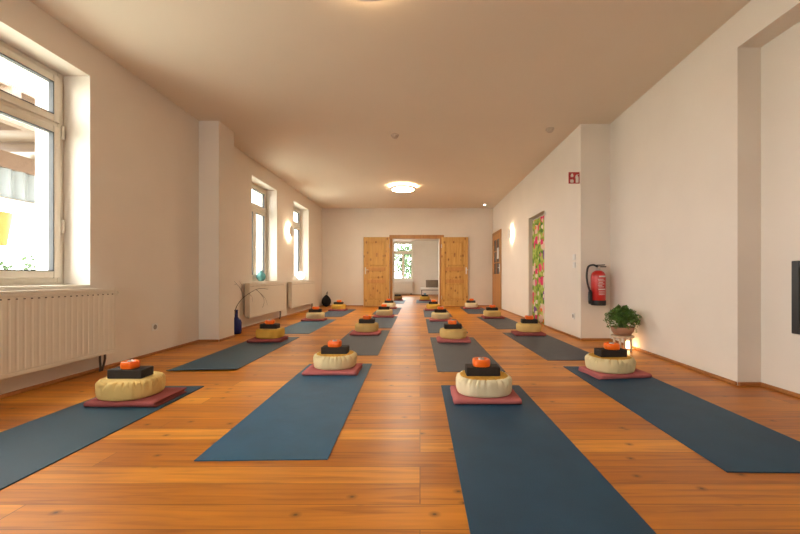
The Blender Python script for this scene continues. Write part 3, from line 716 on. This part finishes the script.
tag(obj('folded_blanket', bm, 'taupe', smooth=True, loc=(0.97, 16.3, 0.396)), 'dark folded blanket at the right end of the white bench', 'blanket', )

# ------------------------------------------------------------------ yoga places
def mat_mesh(L=1.83, w=0.60, t=0.005, curl=False):
    bm = bmesh.new(); nx, ny = 12, 40; top = []; bot = []
    for j in range(ny+1):
        rt = []; rb = []
        for i in range(nx+1):
            x = -w/2+w*i/nx; y = L*j/ny
            z = 0.0
            if curl and y < 0.10: z = 0.018*((0.10-y)/0.10)**2
            if curl and y < 0.10: z *= 0.35+0.65*(i/nx)
            rt.append(bm.verts.new((x, y, z+t))); rb.append(bm.verts.new((x, y, z)))
        top.append(rt); bot.append(rb)
    for j in range(ny):
        for i in range(nx):
            bm.faces.new((top[j][i], top[j][i+1], top[j+1][i+1], top[j+1][i])); bm.faces.new((bot[j][i], bot[j+1][i], bot[j+1][i+1], bot[j][i+1]))
    for j in range(ny):
        bm.faces.new((top[j][0], top[j+1][0], bot[j+1][0], bot[j][0])); bm.faces.new((top[j][nx], bot[j][nx], bot[j+1][nx], top[j+1][nx]))
    for i in range(nx):
        bm.faces.new((top[0][i], bot[0][i], bot[0][i+1], top[0][i+1])); bm.faces.new((top[ny][i], top[ny][i+1], bot[ny][i+1], bot[ny][i]))
    return bm

def blanket_mesh(w, d, h, seed):
    """folded wool blanket: nested U layers, rounded fold at the front (y=0), open edges behind, z from 0"""
    rr = random.Random(seed); bm = bmesh.new()
    def U(y0, y1, z0, z1, t, x0, x1):
        R = (z1-z0)/2; r = max(R-t, 0.0005); zc = (z0+z1)/2; yc = y0+R; pts = []
        K = 9
        for k in range(6): pts.append((y1+(yc-y1)*k/6, z1))
        for k in range(K+1): a = PI/2+PI*k/K; pts.append((yc+R*math.cos(a), zc+R*math.sin(a)))
        for k in range(1, 7): pts.append((yc+(y1-yc)*k/6, z0))
        inner = []
        for k in range(6): inner.append((y1+(yc-y1)*k/6, z1-t))
        for k in range(K+1): a = PI/2+PI*k/K; inner.append((yc+r*math.cos(a), zc+r*math.sin(a)))
        for k in range(1, 7): inner.append((yc+(y1-yc)*k/6, z0+t))
        nx = 14; secs = []
        for i in range(nx+1):
            x = x0+(x1-x0)*i/nx
            so = [bm.verts.new((x, y, z)) for y, z in pts]; si = [bm.verts.new((x, y, z)) for y, z in inner]
            secs.append((so, si))
        m_ = len(pts)
        for (a, ai), (b2, bi) in zip(secs, secs[1:]):
            for k in range(m_-1):
                bm.faces.new((a[k], a[k+1], b2[k+1], b2[k])); bm.faces.new((ai[k], bi[k], bi[k+1], ai[k+1]))
            bm.faces.new((a[0], b2[0], bi[0], ai[0])); bm.faces.new((a[-1], ai[-1], bi[-1], b2[-1]))
        for s, fl in ((secs[0], 0), (secs[-1], 1)):
            for k in range(m_-1): bm.faces.new((s[0][k], s[1][k], s[1][k+1], s[0][k+1]))
    t = h*0.235
    U(0, d, 0, h, t, -w/2, w/2)
    U(t*1.15, d-0.012, t*1.08, h-t*1.08, t*0.95, -w/2-0.006, w/2-0.010)
    for v in bm.verts:
        n1 = noise.noise(Vector((v.co.x*7+seed*3.1, v.co.y*7, v.co.z*9)))
        v.co.y += n1*0.007; v.co.x += noise.noise(Vector((v.co.y*9+seed, v.co.z*30, 5)))*0.010
        if v.co.z > h*0.5: v.co.z -= abs(n1)*0.003
        v.co.z = max(v.co.z, 0)
    return bm

def cushion_meshes(seed, a=0.192, b2=0.168, h=0.118, pleats=32, amp=1.0, flop=0.0):
    """round meditation cushion: pleated side ring and a flat top panel"""
    rr = random.Random(seed); n = 320
    ph = [rr.uniform(0, 2*PI) for _ in range(6)]
    prof = [(0.0, 0.0, 0), (0.55, 0.0, 0), (0.88, 0.0, 0.0), (0.945, 0.005, .5), (0.975, 0.016, .45), (0.992, 0.032, .15), (1.0, 0.055, .12), (1.0, 0.074, .35), (0.985, 0.090, 1.3), (0.955, 0.102, 1.9), (0.91, 0.1105, 2.1), (0.86, 0.1150, 2.2), (0.83, 0.1158, 2.2)]
    def pl(th):
        w = th+0.10*math.sin(3*th+ph[0])+0.07*math.sin(5*th+ph[1])
        s = 2.0*abs(math.sin(pleats*w*0.5+ph[2]))**0.55-1.15+0.25*math.sin(pleats*1.7*w+ph[3])
        return s*(0.75+0.25*math.sin(4*th+ph[4]))
    def point(r, z, pa, th, s):
        ca, sa = math.cos(th), math.sin(th)
        ex = 2.25; rad = (abs(ca)**ex+abs(sa)**ex)**(-1/ex)
        lowf = 1+0.012*math.sin(2*th+ph[5])+0.012*math.sin(3*th+ph[1])
        rr_ = r*rad*(lowf+0.026*amp*pa*s)
        zz = z*h/0.118
        if z > 0.09: zz += min(0.0014, 0.0065*amp*min(pa, 1.5)*s) if z > 0.08 else 0
        # creases running down the side
        if 0.02 < z < 0.10:
            cz = noise.noise(Vector((ca*5+seed, sa*5, z*9)))
            rr_ *= 1+0.030*amp*cz
        return Vector((rr_*a*ca, rr_*b2*sa, max(0, zz)))
    side = bmesh.new(); rings = []
    for (r, z, pa) in prof[1:]:
        rings.append([side.verts.new(point(r, z, pa, 2*PI*k/n, pl(2*PI*k/n))) for k in range(n)])
    for q, w in zip(rings, rings[1:]):
        for k in range(n): side.faces.new((q[k], q[(k+1) % n], w[(k+1) % n], w[k]))
    side.faces.new(rings[0][::-1])
    top = bmesh.new(); rings = []
    for (r, z, pa) in ((0.84, 0.1160, 2.2), (0.80, 0.1172, .8), (0.75, 0.1175, .0), (0.45, 0.1175, .0), (0.2, 0.1175, 0), (0.02, 0.1175, 0)):
        rings.append([top.verts.new(point(r, z, pa, 2*PI*k/n, pl(2*PI*k/n)) if r > 0.7 else Vector((r*a*math.cos(2*PI*k/n), r*b2*math.sin(2*PI*k/n), z*h/0.118))) for k in range(n)])
    for q, w in zip(rings, rings[1:]):
        for k in range(n): top.faces.new((q[k], q[(k+1) % n], w[(k+1) % n], w[k]))
    top.faces.new(rings[-1])
    return side, top

def block_mesh(seed):
    bm = bmesh.new(); box(bm, (-0.115, -0.057, 0), (0.115, 0.057, 0.060), 0.005, 2)
    return bm

def candle_meshes(seed):
    rr = random.Random(seed); bm = bmesh.new(); n = 40
    prof = [(0.050, 0.0), (0.057, 0.003), (0.0595, 0.012), (0.060, 0.026), (0.0595, 0.040), (0.056, 0.048), (0.050, 0.0515), (0.036, 0.050), (0.030, 0.030), (0.001, 0.030)]
    rings = []
    for r, z in prof:
        ring = []
        for k in range(n):
            t = 2*PI*k/n; ex = 3.0; rad = (abs(math.cos(t))**ex+abs(math.sin(t))**ex)**(-1/ex) if r > 0.032 else 1
            wob = 1+0.02*math.sin(5*t+seed)
            ring.append(bm.verts.new((r*rad*wob*math.cos(t)*1.0, r*rad*wob*math.sin(t)*0.95, z)))
        rings.append(ring)
    for q, w in zip(rings, rings[1:]):
        for k in range(n): bm.faces.new((q[k], q[(k+1) % n], w[(k+1) % n], w[k]))
    bm.faces.new(rings[0][::-1])
    c = bmesh.new(); lathe(c, [(0.020, 0.030), (0.021, 0.054), (0.019, 0.056), (0.017, 0.052), (0.0, 0.052)], 20, cap=False)
    w = bmesh.new(); tube(w, [(0, 0, 0.052), (0.001, 0, 0.062)], 0.0012, 5)
    return bm, c, w

ROWS = {'a': 'beside the left wall', 'b': 'left of the centre aisle', 'c': 'right of the centre aisle', 'd': 'beside the right wall'}
ORD = {1: 'front', 2: 'second', 3: 'third', 4: 'farthest', 5: 'back room'}
# key: row, rank, foot x, foot y, head x (mat centre), mat material, blanket front y, blanket cx, blanket rot, width scale, cushion cx offset, cushion colour, top colour, rot, blanket material
PL = [
 ('a', 1, -1.935, 0.92, -1.95, 'mat_teal',     2.285, -1.912, 0.0, 'yellow', 'yellow', 'plum'),
 ('b', 1, -0.722, 1.635, -0.762, 'mat_sheen_blue',    3.03, -0.76, 0.00, 'cream', 'ochre', 'rose'),
 ('c', 1, 0.463, 0.94, 0.462, 'mat_blue',      2.335, 0.443, 0.00, 'white_cotton', 'ochre', 'rose'),
 ('d', 1, 1.610, 1.53, 1.640, 'mat_blue',      2.935, 1.68, 0.12, 'cream', 'ochre', 'rose'),
 ('a', 2, -1.955, 3.20, -1.985, 'mat_teal',    4.58, -1.99, 0.04, 'mustard', 'yellow', 'plum'),
 ('b', 2, -0.750, 3.85, -0.775, 'mat_grey',    5.15, -0.795, 0.00, 'yellow', 'yellow', 'rose'),
 ('c', 2, 0.455, 3.18, 0.440, 'mat_grey',      4.56, 0.435, -0.02, 'yellow', 'yellow', 'rose'),
 ('d', 2, 1.580, 3.62, 1.545, 'mat_grey',      5.10, 1.575, -0.02, 'yellow', 'yellow', 'plum'),
 ('a', 3, -1.945, 5.34, -1.965, 'mat_bright',  6.83, -2.045, 0.02, 'cream', 'yellow', 'plum'),
 ('b', 3, -0.770, 5.95, -0.780, 'mat_bluegrey', 7.46, -0.76, 0.00, 'cream', 'yellow', 'plum'),
 ('c', 3, 0.425, 5.42, 0.415, 'mat_bluegrey',  6.80, 0.40, 0.00, 'cream', 'yellow', 'rose'),
 ('d', 3, 1.550, 5.84, 1.500, 'mat_grey',      7.25, 1.50, 0.00, 'yellow', 'yellow', 'plum'),
 ('a', 4, -1.965, 7.66, -1.980, 'mat_bluegrey', 8.95, -2.07, 0.00, 'mustard', 'mustard', 'plum'),
 ('b', 4, -0.800, 8.19, -0.810, 'mat_bluegrey', 9.55, -0.84, 0.00, 'white_cotton', 'yellow', 'plum'),
 ('c', 4, 0.395, 7.62, 0.385, 'mat_bluegrey',  9.05, 0.34, 0.00, 'mustard', 'mustard', 'plum'),
 ('d', 4, 1.410, 8.28, 1.420, 'mat_bluegrey',  9.55, 1.39, 0.00, 'white_cotton', 'yellow', 'plum'),
 ('b', 5, -0.830, 11.60, -0.830, 'mat_bluegrey', 13.1, -0.83, 0.00, 'brown_cotton', 'brown_cotton', 'plum'),
 ('c', 5, 0.170, 11.80, 0.170, 'mat_bluegrey', 12.9, 0.18, 0.00, 'mustard', 'mustard', 'plum'),
]
def words(row, rank):
    if rank == 5: return 'beyond the doorway, ' + ('left one' if row == 'b' else 'right one')
    return '%s in the row %s' % ({1: 'nearest the camera', 2: 'second from the camera', 3: 'third from the camera', 4: 'farthest back'}[rank], ROWS[row])
colw = {'mat_sheen_blue': 'sheen-tinted blue', 'mat_teal': 'dark teal', 'mat_blue': 'dark blue', 'mat_bright': 'mid blue', 'mat_grey': 'slate grey', 'mat_bluegrey': 'blue grey',
        'yellow': 'pale yellow', 'cream': 'cream', 'white_cotton': 'off-white', 'mustard': 'mustard yellow', 'brown_cotton': 'brown', 'rose': 'dusty rose', 'plum': 'dull red'}
MT = 0.0055; BH = 0.036
mat_me = None
for idx, (row, rank, fx, fy, hx, mm, by, bxx, brot, cc, tc, bc) in enumerate(PL):
    wd = words(row, rank)
    L = 1.83; ang = math.asin((fx-hx)/L)
    o = obj('yoga_mat', mat_mesh(L, curl=(idx == 4)), mm, loc=(fx, fy, 0.0003)); o.rotation_euler = (0, 0, ang)
    tag(o, '%s yoga mat %s' % (colw[mm], wd), 'yoga mat', 'yoga mats on the wooden floor')
    sc = 1.0 if rank == 1 else 0.93
    o = obj('folded_blanket', blanket_mesh((0.435 if idx == 2 else 0.455)*sc, 0.31, BH, idx), bc, smooth=True, loc=(bxx, by, MT)); o.rotation_euler = (0, 0, brot)
    tag(o, 'folded %s blanket %s' % (colw[bc], wd), 'blanket', 'folded blankets on the yoga mats')
    z = MT+BH
    fwd = Vector((-math.sin(brot), math.cos(brot), 0)); cpos = Vector((bxx, by, 0))+fwd*{0: 0.170, 1: 0.20, 2: 0.18, 3: 0.165, 7: 0.27}.get(idx, 0.235)
    if idx == 0: cpos += Vector((-0.055, 0, 0))
    if idx == 3: cpos += Vector((-0.025, 0, 0))
    if idx == 7: cpos += Vector((0.04, 0, 0))
    if idx == 2: cpos += Vector((0.001, 0, 0))
    near = rank == 1
    side, top = cushion_meshes(idx+1, 0.190*sc, 0.168, amp=1.15 if near else 0.6)
    root = thing('meditation_cushion', '%s cushion %s' % (colw[cc], wd), 'cushion', (cpos.x, cpos.y, z-0.0008+(0.002 if idx == 3 else 0)), brot*0.5, 'round meditation cushions on the mats')
    obj('pleated_side', side, cc, root, True); t_ = obj('top_panel', top, tc, root, True)
    if tc == 'ochre': t_['label'] = 'ochre top panel'
    z += 0.1175-0.0008+(0.002 if idx == 3 else 0)
    jr = random.Random(idx*7+3)
    o = obj('yoga_block', block_mesh(idx), 'block', loc=(cpos.x+(-0.010 if idx == 2 else jr.uniform(-.008, .008)), cpos.y, z+0.0003)); o.rotation_euler = (0, 0, brot*0.4+(0.0 if near else jr.uniform(-0.08, 0.08)))
    tag(o, 'dark yoga block %s' % wd, 'yoga block', 'dark yoga blocks on the cushions')
    z += 0.0605
    if idx == 17:
        bm = bmesh.new(); lathe(bm, [(0.03, 0), (0.034, 0.004), (0.058, 0.05), (0.055, 0.052), (0.03, 0.01), (0.0, 0.008)], 24, cap=False)
        tag(obj('small_bowl', bm, 'pale_blue', smooth=True, loc=(cpos.x, cpos.y, z)), 'small pale blue bowl on the cushion beyond the doorway', 'bowl'); continue
    if idx == 16: continue
    hbm, cbm, wbm = candle_meshes(idx)
    root = thing('candle_holder', 'small orange candle holder %s' % wd, 'candle holder', (cpos.x+(-0.018 if idx == 2 else jr.uniform(-.012, .012)), cpos.y-0.01, z), jr.uniform(-0.3, 0.3), 'orange candle holders on the blocks')
    if idx == 0: root.scale = (0.82, 0.82, 0.95)
    obj('holder', hbm, 'orange', root, True); cn = obj('tealight', cbm, 'tin', root, True); obj('wick', wbm, 'black_rubber', cn)

# ------------------------------------------------------------------ outside the windows
sbox('ground', [((-40, -20, -0.75), (-3.45, 40, -0.6)), ((-3.45, YB+0.4, -0.75), (30, 40, -0.6))], 'grass')
root = thing('porch_canopy', 'wooden canopy with rafters outside the near left window', 'canopy', (-5.6, 5.2, -0.6))
bm = bmesh.new(); box(bm, (-1.6, -1.2, 3.62), (0.9, 2.6, 3.66)); obj('roof_boards', bm, 'outside_wood', root)
for k in range(5):
    y = -1.1+k*0.85; bm = bmesh.new(); box(bm, (-1.6, y, 3.46), (0.95, y+0.10, 3.62)); obj('rafter', bm, 'outside_wood', root)
bm = bmesh.new(); box(bm, (0.62, -1.2, 3.28), (0.74, 2.6, 3.46)); obj('beam', bm, 'outside_wood', root)
bm = bmesh.new(); box(bm, (-0.62, -1.2, 3.06), (-0.50, 2.6, 3.30)); obj('beam', bm, 'outside_wood', root)
bm = bmesh.new(); box(bm, (-0.62, -1.15, 0), (-0.50, -1.03, 3.06)); obj('post', bm, 'outside_wood', root)
bm = bmesh.new(); box(bm, (-0.62, 2.4, 0), (-0.50, 2.52, 3.06)); obj('post', bm, 'outside_wood', root)
bm = bmesh.new(); n = 120; prev = None
for i in range(n+1):
    y = -1.2+3.8*i/n; x = -0.56+0.03*math.sin(i*PI/3)
    cur = (bm.verts.new((x, y, 2.62)), bm.verts.new((x, y, 3.06)))
    if prev: bm.faces.new((prev[0], cur[0], cur[1], prev[1]))
    prev = cur
ob = obj('corrugated_sheet', bm, 'corrugated', root); ob.modifiers.new('thickness', 'SOLIDIFY').thickness = 0.004
bm = bmesh.new(); tube(bm, [(-0.52, -1.2, 2.60), (-0.52, 2.6, 2.60)], 0.03, 8); obj('rail', bm, 'steel', root)
root = thing('hanging_shade', 'yellow tapered shade hanging outside the near left window', 'lampshade', (-3.86, 3.235, 0))
bm = bmesh.new(); lathe(bm, [(0.095, 1.13), (0.135, 1.425)], 28, cap=False); ob = obj('shade', bm, 'yellow_shade', root, True); ob.modifiers.new('thickness', 'SOLIDIFY').thickness = 0.004
bm = bmesh.new(); tube(bm, [(0, 0, 1.42), (0, 0, 2.9)], 0.005, 6); box(bm, (-0.02, -0.02, 1.47), (0.02, 0.02, 1.60)); tube(bm, [(-0.13, 0, 1.42), (0.13, 0, 1.42)], 0.004, 6); obj('cord', bm, 'pale_wood', root)
bm = bmesh.new(); box(bm, (0.0, -0.02, 2.86), (0.49, 0.02, 2.90)); obj('bracket_arm', bm, 'outside_wood', root)
def leaf_ball(name, loc, rad, nleaf, size, seed, label, cat, grp=None, stem=0.0):
    rr = random.Random(seed); root = thing(name, label, cat, loc, 0, grp); bm = bmesh.new()
    for i in range(nleaf):
        d = Vector((rr.gauss(0, 1), rr.gauss(0, 1), rr.gauss(0, 1))).normalized()*rr.uniform(0.3, 1)**0.5
        c = Vector((d.x*rad[0], d.y*rad[1], d.z*rad[2]+stem+rad[2]))*(1+0.15*math.sin(7*d.x+5*d.y))
        u = Vector((rr.uniform(-1, 1), rr.uniform(-1, 1), rr.uniform(-1, 1))).normalized(); w = u.cross(Vector((rr.uniform(-1, 1), 0.3, 1))).normalized()
        s = size*rr.uniform(0.6, 1.2)
        bm.faces.new([bm.verts.new(c), bm.verts.new(c+u*s*0.5+w*s*0.28), bm.verts.new(c+u*s), bm.verts.new(c+u*s*0.5-w*s*0.28)])
    me = bpy.data.meshes.new('foliage'); bm.to_mesh(me); bm.free(); me.materials.append(M['shrub']); o = bpy.data.objects.new('foliage', me); C.objects.link(o); o.parent = root
    bm = bmesh.new(); tube(bm, [(0, 0, 0), (0.02, 0, stem+rad[2])], [0.05, 0.02], 8); obj('trunk', bm, 'twig', root)
leaf_ball('garden_shrub', (-6.6, 6.05, -0.6), (0.55, 0.6, 0.72), 2200, 0.11, 3, 'pale green shrub outside the near left window', 'shrub', stem=0.25)
leaf_ball('garden_tree', (-0.7, 27.0, -0.6), (1.1, 1.1, 1.5), 1500, 0.30, 4, 'green tree beyond the window of the far room', 'tree', stem=1.2)
leaf_ball('garden_tree', (-2.7, 25.5, -0.6), (1.1, 1.1, 1.9), 1600, 0.28, 9, 'green tree at the left behind the far room window', 'tree', stem=0.6)
